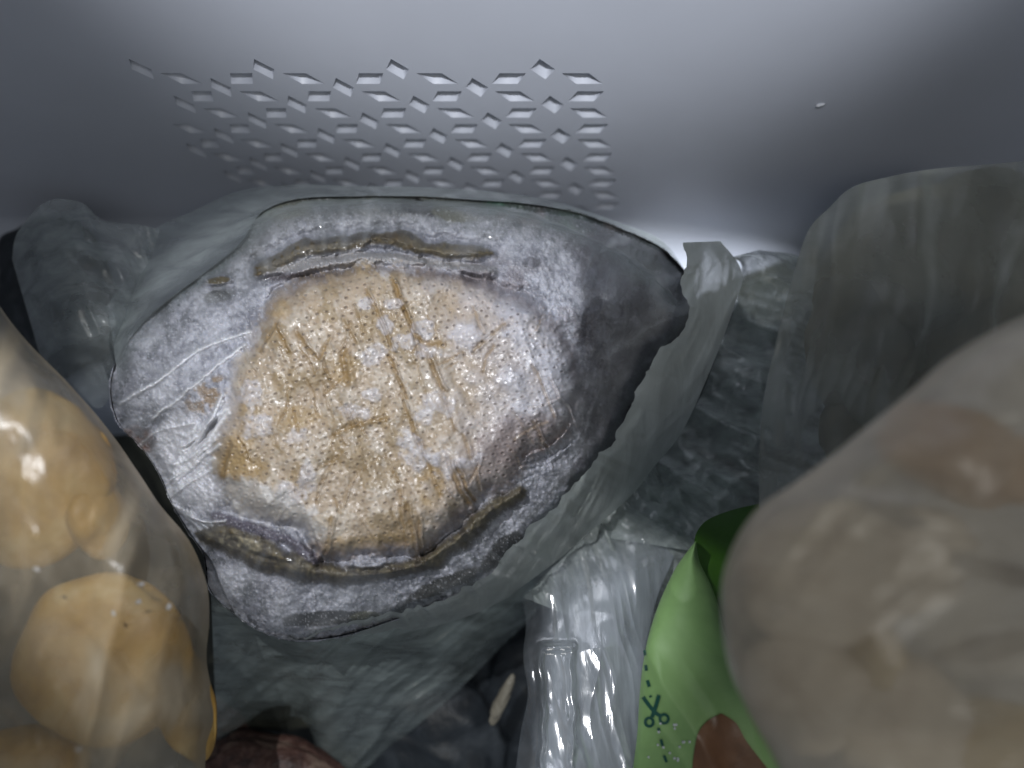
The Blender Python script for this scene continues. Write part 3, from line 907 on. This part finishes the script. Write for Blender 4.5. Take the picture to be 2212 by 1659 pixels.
# ------------------------------------------------------------------ dark frozen things lying deep in the drawer
M['dark_olive'] = mottled('dark_olive_food', [(.014, .015, .013), (.03, .033, .026), (.07, .07, .05)], .35, .6, .25, detail=3)
M['dark_blue'] = mottled('dark_blue_food', [(.010, .012, .015), (.022, .027, .032), (.07, .08, .09)], .8, .4, .6)
M['meat'] = mottled('brown_meat', [(.02, .012, .010), (.09, .045, .035), (.24, .17, .13)], 1.6, .5, .9)
M['cream'] = mottled('cream_piece', [(.13, .115, .085), (.36, .33, .26)], 1.5, .5, .4)
deep = [
    ('frozen_packet', (620, 1440), 18.6, 1.9, 1.5, .9, 'dark_olive', 'dark olive frozen lump under the film below the abalone, left of the shiny clear bag', 15),
    ('frozen_packet', (900, 1560), 18.9, 2.6, 1.6, .9, 'dark_blue', 'blue black frozen lump at the bottom edge between meat and cream stick', -25),
    ('frozen_packet', (1200, 1500), 19.2, 2.2, 2.6, .8, 'dark_blue', 'dark frozen lump lying beneath the shiny clear bag', 0),
    ('frozen_packet', (1560, 900), 19.0, 1.8, 3.0, .9, 'dark_olive', 'dark olive frozen lump behind the crumpled clear bag right of the abalone', 10),
    ('frozen_packet', (120, 640), 18.6, 1.5, 2.0, .9, 'dark_blue', 'dark frozen lump under the bag lobe at the far left', 10),
    ('frozen_meat', (590, 1665), 17.4, 1.7, .75, .7, 'meat', 'red brown frozen piece of meat at the bottom edge near the bag of yellow lumps', -12),
    ('frozen_meat', (500, 1560), 18.3, .8, .7, .5, 'meat', 'small dark brown piece of meat beside the edge of the bag of yellow lumps', 10),
]
for i, (nm, px, d, rx, ry, rz, mt, lb, an) in enumerate(deep):
    blob(nm, px, d, rx, ry, rz, M[mt], lb, 'frozen food', 'frozen food deep in the drawer', seed=200 + i * 9, amp=.28, ang=an, freq=2.0, n=(50, 70))
# a low heap of everything underneath
gu, gv = np.meshgrid(np.linspace(-500, 2700, 160), np.linspace(500, 2100, 110))
gd = 21.4 - (gv - 500) * .0005 - 1.2 * fbm(gu, gv, 260, 4, 241) + np.clip(640 - gv, 0, 400) * .012
gx, gy, gz = P(gu, gv, gd)
tag(link('frozen_heap', grid_mesh('frozen_heap', gx, gy, gz), M['dark_olive']), 'dark heap of frozen bags under everything else in the drawer', 'frozen food', kind='stuff')

blob('food_stick', (1085, 1511), 17.3, .15, .62, .14, M['cream'], 'short cream coloured stick in the dark gap left of the shiny clear bag', 'frozen food', seed=77, amp=.45, ang=-26, freq=2.2, n=(40, 24))

# ------------------------------------------------------------------ shiny clear bag, bottom centre
M['film_shiny'] = film('bag_film_shiny', (.82, .89, .96), .42, .84, .17, tscale=.7, bstr=.16, scale=(3.2, .5, 1), spec=4.0, transl=.2)
cb = empty('clear_bag', P(1260, 1500, 17.2), 'shiny clear plastic bag with two bright parallel seam ridges, left of the green packet', 'bag')
CA = [(1118, 1230), (1128, 1290), (1136, 1350), (1130, 1420), (1140, 1500), (1125, 1580), (1110, 1690)]
CB = [(1440, 1080), (1460, 1180), (1420, 1290), (1395, 1400), (1385, 1500), (1380, 1600), (1370, 1690)]
def d_clear(u, v, s, t):
    d = 15.8 - .0050 * (v - 1230) - .12 * np.sin(np.pi * s) - .30 * wr(u, v, 84, 620, 110, 251, 2) - .05 * wr(u, v, 76, 360, 40, 253, 2) - .05 * fbm(u, v, 60, 2, 255)
    for x0, w in ((1170, 6.5), (1236, 7.5)):
        off = u - (x0 + 2.6 * np.sin(v / 34) + 1.8 * np.sin(v / 11) + (v - 1500) * .015)
        d = d - .13 * np.exp(-(off / w) ** 2) * sst(1395, 1425, v)
    d = d - .22 * np.exp(-((v - (1398 - (u - 1200) * .03)) / 8) ** 2) * sst(1155, 1185, u) * sst(1250, 1235, u)
    return d
patch('film', CA, CB, d_clear, M['film_shiny'], cb, 330, 200, .1, dens=lambda u, v, s, t: (.12 + .88 * sst(.08, .3, s)) * sst(-.02, .3, t) * (.75 + .5 * fbm(u, v, 90, 3, 257)))

# crumpled clear bags between abalone and the right hand bags
M['film_crumple'] = film('bag_film_crumple', (.60, .66, .63), .35, .85, .2, tscale=.9, bstr=.6, scale=(1.2, 2.2, 1), rotz=.5, spec=.9)
cr1 = empty('crumpled_bag', P(1560, 800, 16.8), 'crumpled clear bag with dark stripes between the torn strip and the olive bag', 'bag')
KA = [(1560, 560), (1600, 570), (1590, 650), (1550, 760), (1500, 880), (1400, 1010), (1340, 1080), (1300, 1160)]
KB = [(1640, 540), (1740, 560), (1790, 650), (1810, 800), (1800, 900), (1790, 1000), (1720, 1100), (1560, 1200)]
def d_cr(u, v, s, t):
    return 16.6 - .9 * wr(u, v, 30, 200, 70, 261, 4) - .5 * fbm(u, v, 70, 3, 263) - .4 * np.sin(np.pi * s)
patch('film', KA, KB, d_cr, M['film_crumple'], cr1, 160, 110, .3)
sl_ = ['topmost dark strip seen through the crumpled clear bag', 'third and longest dark strip down in the crumpled clear bag', 'lowest dark strip in the crumpled clear bag, just above the slanting folds', 'short second dark strip down in the crumpled clear bag']
for i, (pu, pv, L_, an) in enumerate([(1560, 790, .9, -26), (1600, 920, 1.3, -32), (1560, 1000, 1.1, -25), (1640, 860, .8, -30)]):
    blob('food_strip', (pu, pv), 17.3, L_, .16, .16, M['dark_blue' if i % 2 else 'meat'], sl_[i], 'frozen food', 'dark strips inside the crumpled bag', seed=300 + i, amp=.25, ang=an, n=(18, 22))
# second film, long folds running down to the green packet
cr2 = empty('crumpled_bag', P(1400, 1130, 16.6), 'limp clear bag with long slanting folds above the green packet', 'bag')
QA = [(1380, 1010), (1300, 1110), (1240, 1180), (1180, 1240), (1130, 1290)]
QB = [(1560, 1010), (1600, 1100), (1540, 1190), (1480, 1270), (1400, 1400)]
def d_q(u, v, s, t):
    return 16.3 - .7 * wr(u, v, 52, 260, 50, 271, 3) - .2 * fbm(u, v, 50, 3, 273)
patch('film', QA, QB, d_q, M['film_crumple'], cr2, 120, 110, .3)

# ------------------------------------------------------------------ olive bag, upper right
M['film_olive'] = film('bag_film_olive', (.34, .355, .32), .34, .68, .45, tscale=.35, bstr=.3, scale=(1, 1, 1), spec=.5)
ob = empty('cloudy_bag', P(2000, 650, 13), 'cloudy olive bag of dark food leaning on the drawer wall at upper right', 'bag')
OA = [(1640, 1120), (1640, 980), (1650, 860), (1680, 720), (1712, 600), (1745, 500), (1790, 450), (1840, 405), (1920, 382), (2010, 366), (2120, 356), (2260, 344)]
OB = [(1760, 1120), (1800, 1060), (1880, 1000), (1930, 950), (1980, 900), (2040, 860), (2090, 820), (2140, 790), (2180, 760), (2240, 740), (2280, 720), (2330, 700)]
def d_ol(u, v, s, t):
    return 12.6 + .9 * (1 - s) ** 2 - .30 * wr(u, v, 98, 380, 90, 281, 3) - .35 * fbm(u, v, 180, 2, 283)
patch('film', OA, OB, d_ol, M['film_olive'], ob, 160, 90, .0, dens=lambda u, v, s, t: .85 + .25 * sst(.16, .02, s) - .35 * sst(.5, .1, t) * sst(.0, .3, s) + .45 * sst(.6, .9, wr(u, v, 98, 380, 90, 285, 2)))['label'] = 'cloudy film'
M['olive_food'] = mottled('olive_food', [(.06, .06, .04), (.11, .10, .065), (.16, .14, .09)], .5, .6, .5)
for i, (pu, pv, rx, ry, an, lb) in enumerate([(1990, 600, 1.9, 1.5, 20, 'olive frozen lump at the top of the cloudy upper right bag'), (1860, 760, .9, 1.5, 10, 'dark olive frozen lump at the left side of the cloudy upper right bag'),
                                              (2130, 520, 1.5, 1.2, 0, 'olive frozen lump touching the right frame edge in the cloudy bag'), (1900, 920, 1.0, 1.0, 0, 'low olive frozen lump in the cloudy bag just above the milky bag'), (2120, 730, 1.6, 1.3, 10, 'brownish frozen lump in the cloudy bag behind the top of the milky bag')]):
    blob('frozen_lump', (pu, pv), 14.6, rx * 1.15, ry * 1.15, .8, M['olive_food'], lb, 'frozen food', 'lumps in the cloudy upper right bag', seed=320 + i * 3, amp=.22, ang=an, freq=1.6)

# ------------------------------------------------------------------ milky bag close to the lens, right
M['film_milky'] = film('bag_film_milky', (.73, .645, .51), .34, .70, .42, tscale=.5, bstr=.35, spec=.5, transl=.35, scale=(1, 1.6, 1), rotz=.3)
mb = empty('milky_bag', P(1900, 1300, 8.2), 'large milky bag of beige pieces close up in the lower right corner', 'bag')
MA = [(2330, 640), (2212, 682), (2130, 722), (2045, 775), (1960, 850), (1880, 915), (1800, 980), (1720, 1040), (1640, 1095), (1590, 1165), (1562, 1240), (1558, 1320), (1566, 1400), (1584, 1470), (1612, 1530), (1650, 1600), (1680, 1660), (1700, 1720)]
MB_ = [(2400, 700), (2400, 780), (2400, 860), (2400, 900), (2400, 960), (2400, 1010), (2400, 1060), (2400, 1120), (2400, 1180), (2400, 1240), (2400, 1300), (2400, 1360), (2400, 1420), (2400, 1480), (2400, 1540), (2400, 1600), (2400, 1660), (2400, 1740)]
def d_m(u, v, s, t):
    return 9.7 - 1.4 * np.sqrt(np.clip(1 - (1 - np.clip(s * 1.6, 0, 1)) ** 2, 0, 1)) - .22 * wr(u, v, 6, 620, 110, 291, 2) * sst(0, .15, s) - .12 * wr(u, v, -48, 420, 120, 295, 2) - .08 * fbm(u, v, 200, 3, 293)
patch('film', MA, MB_, d_m, M['film_milky'], mb, 150, 110, 0, dens=lambda u, v, s, t: 1.15 - .25 * sst(.0, .10, s))
M['beige'] = mottled('beige_food', [(.34, .25, .16), (.50, .41, .29), (.56, .48, .37)], .6, .6, .4, detail=3)
M['orange_food'] = mottled('orange_brown_food', [(.22, .10, .035), (.30, .155, .055), (.36, .21, .09)], .6, .6, .4, detail=3)
M['ochre_food'] = mottled('ochre_food', [(.30, .20, .07), (.42, .30, .12)], .6, .6, .4, detail=3)
M['dark_food'] = mottled('dark_brown_food', [(.03, .022, .018), (.07, .05, .04)], .8, .6, .4)
mil = [((1800, 1240), .95, .75, 10, 'beige', 'pale beige piece at the left end of the milky bag'),
       ((2080, 985), 1.0, .48, -22, 'orange_food', 'orange brown piece at the top of the milky bag'),
       ((1960, 1200), .75, .60, 0, 'beige', 'beige piece in the middle of the milky bag'),
       ((1880, 1405), .32, .42, 20, 'ochre_food', 'small ochre piece below the middle of the milky bag'),
       ((1740, 1480), .7, .65, 0, 'beige', 'beige piece low on the left of the milky bag beside the green packet'),
       ((2120, 1620), .95, .55, 0, 'ochre_food', 'ochre piece in the bottom right corner of the milky bag'),
       ((2130, 1400), .60, .13, 12, 'dark_food', 'thin dark brown strip at the right of the milky bag'),
       ((2150, 1235), .42, .11, -14, 'dark_food', 'short dark strip above the longer one in the milky bag'),
       ((1930, 1110), .34, .10, -24, 'dark_food', 'faint dark strip under the orange brown piece in the milky bag'),
       ((1950, 1570), .8, .7, 0, 'beige', 'beige piece at the bottom of the milky bag')]
for i, (px, rx, ry, an, mt, lb) in enumerate(mil):
    blob('frozen_piece', px, 9.75 if mt != 'dark_food' else 9.1, rx * 1.18, ry * 1.18, .45 if mt != 'dark_food' else .12, M[mt], lb, 'frozen food', 'pieces in the milky bag', seed=340 + i * 3, amp=.38, ang=an, freq=1.8)
M['back_film'] = film('bag_film_back', (.46, .43, .38), .75, .95, .5, tscale=.4, spec=.3)
patch('back_film', [(p[0] + 14, p[1] + 10) for p in MA], MB_, lambda u, v, s, t: 9.8 + 1.0 * np.sqrt(np.clip(1 - (1 - np.clip(s * 1.6, 0, 1)) ** 2, 0, 1)), M['back_film'], mb, 90, 60, 0)

# ------------------------------------------------------------------ green packet
def green(name, base, var, rough=.3):
    return mottled(name, [tuple(c * .8 for c in base), base, var], .5, rough, .25, bs=6)
M['green'] = green('green_print', (.23, .39, .14), (.29, .47, .19), .55)
M['green_in'] = green('green_inside', (.055, .16, .012), (.07, .19, .02), .45)
M['print'] = plastic('dark_green_ink', (.006, .07, .05), .5)
M['peach'] = mottled('brown_print', [(.11, .05, .02), (.17, .08, .035), (.20, .11, .05)], .9, .35, .2)
gp = empty('green_packet', P(1470, 1400, 14), 'light green food packet printed with dark scissors and dashed cutting line', 'packet')
GA = [(1622, 1092), (1560, 1108), (1515, 1140), (1488, 1180), (1455, 1235), (1425, 1300), (1402, 1370), (1388, 1440), (1381, 1510), (1376, 1590), (1362, 1700)]
GB = [(1640, 1110), (1600, 1112), (1545, 1150), (1522, 1200), (1548, 1280), (1562, 1360), (1580, 1420), (1620, 1480), (1665, 1560), (1705, 1640), (1745, 1720)]
def d_g(u, v, s, t):
    return 13.6 + .5 * (1 - np.sqrt(np.clip(1 - (2 * np.clip(s, 0, 1) - 1) ** 2, 0, 1))) - .25 * wr(u, v, 62, 300, 120, 311, 2) - .6 * sst(1200, 1600, v)
GAc, GBc = curve(GA, 160), curve(GB, 160)
GP_A = [(1503, 1168), (1478, 1200), (1455, 1235), (1425, 1300), (1402, 1370), (1388, 1440), (1381, 1510), (1376, 1590), (1362, 1700)]
GP_B = [(1503, 1170), (1512, 1215), (1534, 1260), (1552, 1310), (1566, 1370), (1600, 1440), (1640, 1500), (1690, 1600), (1745, 1710)]
front = patch('front_panel', GP_A, GP_B, d_g, M['green'], gp, 140, 60)
IA = [(1640, 1088), (1580, 1102), (1530, 1122), (1506, 1148), (1500, 1180), (1510, 1220), (1532, 1265), (1550, 1315), (1560, 1370), (1568, 1400)]
IB = [(1680, 1088), (1680, 1110), (1680, 1140), (1680, 1170), (1680, 1200), (1680, 1240), (1680, 1280), (1680, 1320), (1680, 1370), (1660, 1400)]
patch('back_panel', IA, IB, lambda u, v, s, t: 13.95 + .9 * s + 0 * u, M['green_in'], gp, 80, 30)['label'] = 'dark green inner face of the packet'
# printed brown picture on the packet
PA = [(1556, 1542), (1530, 1556), (1510, 1580), (1500, 1620), (1492, 1700)]
PB = [(1560, 1542), (1590, 1562), (1612, 1600), (1650, 1650), (1690, 1700)]
def on_g(u, v, lift=.02):
    # depth of the front panel under a pixel: same ruling as the patch
    s = np.clip((u - 1380) / (1560 - 1380 + np.clip(v - 1370, 0, 400) * .5), 0, 1)
    return 13.02 + 0 * u
def g_depth_at(u, v):
    """exact: search the panel's own grid"""
    a = curve(GP_A, 140); b = curve(GP_B, 140)
    t_ = np.linspace(0, 1, 140)[:, None] * np.ones((1, 60)); s_ = np.linspace(0, 1, 60)[None, :] * np.ones((140, 1))
    UU = a[:, :1] * (1 - s_) + b[:, :1] * s_; VV = a[:, 1:] * (1 - s_) + b[:, 1:] * s_
    DD = d_g(UU, VV, s_, t_)
    u = np.asarray(u, float); v = np.asarray(v, float)
    out = np.zeros(u.shape)
    for ix in np.ndindex(u.shape):
        w = 1 / ((UU - u[ix]) ** 2 + (VV - v[ix]) ** 2 + 4) ** 2
        out[ix] = (DD * w).sum() / w.sum()
    return out
patch('printed_picture', PA, PB, lambda u, v, s, t: g_depth_at(u, v) - .025, M['peach'], gp, 30, 20)['label'] = 'brown picture printed on the green packet'
def ink(name, pts, w, closed=False):
    n = max(6, len(pts) * 6)
    c = curve(pts, n, closed)
    tg = np.gradient(c, axis=0); ln = np.hypot(tg[:, 0], tg[:, 1]) + 1e-6
    nx, ny = -tg[:, 1] / ln, tg[:, 0] / ln
    uu = np.stack([c[:, 0] - nx * w, c[:, 0] + nx * w], 1); vv = np.stack([c[:, 1] - ny * w, c[:, 1] + ny * w], 1)
    dd = g_depth_at(uu, vv) - .03
    return link(name, grid_mesh(name, *P(uu, vv, dd)), M['print'], front)
def Z2(x, y):   # from the enlarged view of the mark to picture coordinates
    return (2400 + x * 700 / 1861) / 4032 * 2212, (2400 + y * 624 / 1659) / 3024 * 1659
ink('cutting_dash', [Z2(365, 425), Z2(372, 480)], 2.8)
ink('cutting_dash', [Z2(378, 580), Z2(384, 640)], 3.2)
ink('cutting_dash', [Z2(395, 740), Z2(415, 808)], 3.6)
ink('cutting_dash', [Z2(425, 900), Z2(432, 918)], 3.2)
ink('scissor_blade', [Z2(350, 915), Z2(410, 1000), Z2(470, 1070), Z2(530, 1115)], 4.2)
ink('scissor_blade', [Z2(518, 895), Z2(490, 990), Z2(465, 1070), Z2(445, 1125)], 4.2)
for cx, cy, r in ((415, 1178, 42), (572, 1145, 44)):
    ink('scissor_handle', [Z2(cx + r * math.cos(a), cy + r * 1.05 * math.sin(a)) for a in np.linspace(0, 2 * math.pi, 13)[:-1]], 3.0, True)
ink('cutting_dash', [Z2(508, 1240), Z2(522, 1268)], 3.2)
ink('cutting_dash', [Z2(538, 1360), Z2(556, 1430)], 3.0)
ink('cutting_dash', [Z2(572, 1530), Z2(598, 1600)], 3.0)
# frost grains on it
rg = random.Random(3)
for i in range(16):
    pu, pv = rg.uniform(1400, 1490), rg.uniform(1560, 1650)
    dpt = float(g_depth_at(np.array([pu]), np.array([pv]))[0])
    blob('ice_grain', (pu, pv), dpt - .02, .022, .022, .02, M['ice'], None, None, parent=gp, seed=i, amp=.4, n=(7, 9))

# ------------------------------------------------------------------ bag of yellow lumps, left
M['film_left'] = film('bag_film_left', (.46, .39, .28), .30, .68, .30, tscale=.7, bstr=.4, scale=(1.6, .8, 1), rotz=-.35, spec=.14)
lb_ = empty('clear_bag', P(200, 1300, 10.5), 'cloudy clear bag of yellow lumps in the lower left corner', 'bag')
LLA = [(-160, 600), (-200, 700), (-200, 820), (-200, 940), (-200, 1060), (-200, 1180), (-200, 1300), (-200, 1420), (-200, 1540), (-200, 1720)]
LLB = [(-60, 560), (0, 662), (60, 738), (150, 830), (232, 925), (300, 1022), (345, 1090), (410, 1170), (446, 1260), (452, 1340), (446, 1420), (458, 1500), (462, 1560), (446, 1620), (440, 1720)]
def d_l(u, v, s, t):
    return 13.3 - 2.6 * (1 - s ** 6) - .35 * wr(u, v, 104, 620, 150, 321, 2) - .18 * wr(u, v, 58, 340, 110, 323, 2) + 0 * u
patch('film', LLA, LLB, d_l, M['film_left'], lb_, 170, 120, 0, dens=lambda u, v, s, t: .75 + .8 * sst(.95, 1, s) + .8 * sst(.72, .95, wr(u, v, 106, 620, 150, 327, 2)) + .5 * sst(.5, .8, fbm(u, v, 120, 3, 329)))
patch('back_film', LLA, [(p[0] - 4, p[1] + 4) for p in LLB], lambda u, v, s, t: 13.35 + .9 * (1 - s ** 3), M['film_grey'], lb_, 90, 50, 0, dens=lambda u, v, s, t: .5 + 0 * s)
M['yellow'] = mottled('yellow_food', [(.26, .14, .03), (.40, .24, .06), (.50, .37, .16)], .9, .5, .5, sss=.1, detail=7)
yl = [((75, 1040), 1.25, 1.36, 12, 'big yellow lump at the left frame edge, upper one in the bag'),
      ((228, 1412), 1.36, 1.34, 18, 'big rounded yellow lump, lower one in the left bag'),
      ((395, 1510), .5, 1.05, 16, 'narrow yellow brown lump along the right edge of the left bag'),
      ((215, 1120), .34, .62, 10, 'small yellow lump wedged beside the upper big one'),
      ((60, 1660), .9, .6, 0, 'yellow lump at the bottom left corner')]
for i, (px, rx, ry, an, lb) in enumerate(yl):
    blob('yellow_lump', px, 13.0 if i == 2 else 12.4, rx * 1.09, ry * 1.09, .32 if i == 2 else .62, M['yellow'], lb, 'frozen food', 'yellow lumps in the left bag', seed=360 + i * 5, amp=.24, ang=an, freq=1.2, n=(40, 56))
for i, (pu, pv, r) in enumerate([(305, 1262, .055), (300, 1300, .05), (365, 1310, .055), (245, 1325, .04), (80, 1230, .05), (170, 1620, .05)]):
    blob('frost_fleck', (pu, pv), 11.0 + max(0, pu - 150) * .0045, r, r * .65, .008, M['ice'], None, None, parent=lb_, seed=400 + i, amp=1.1, freq=3, n=(12, 20), ang=i * 37)
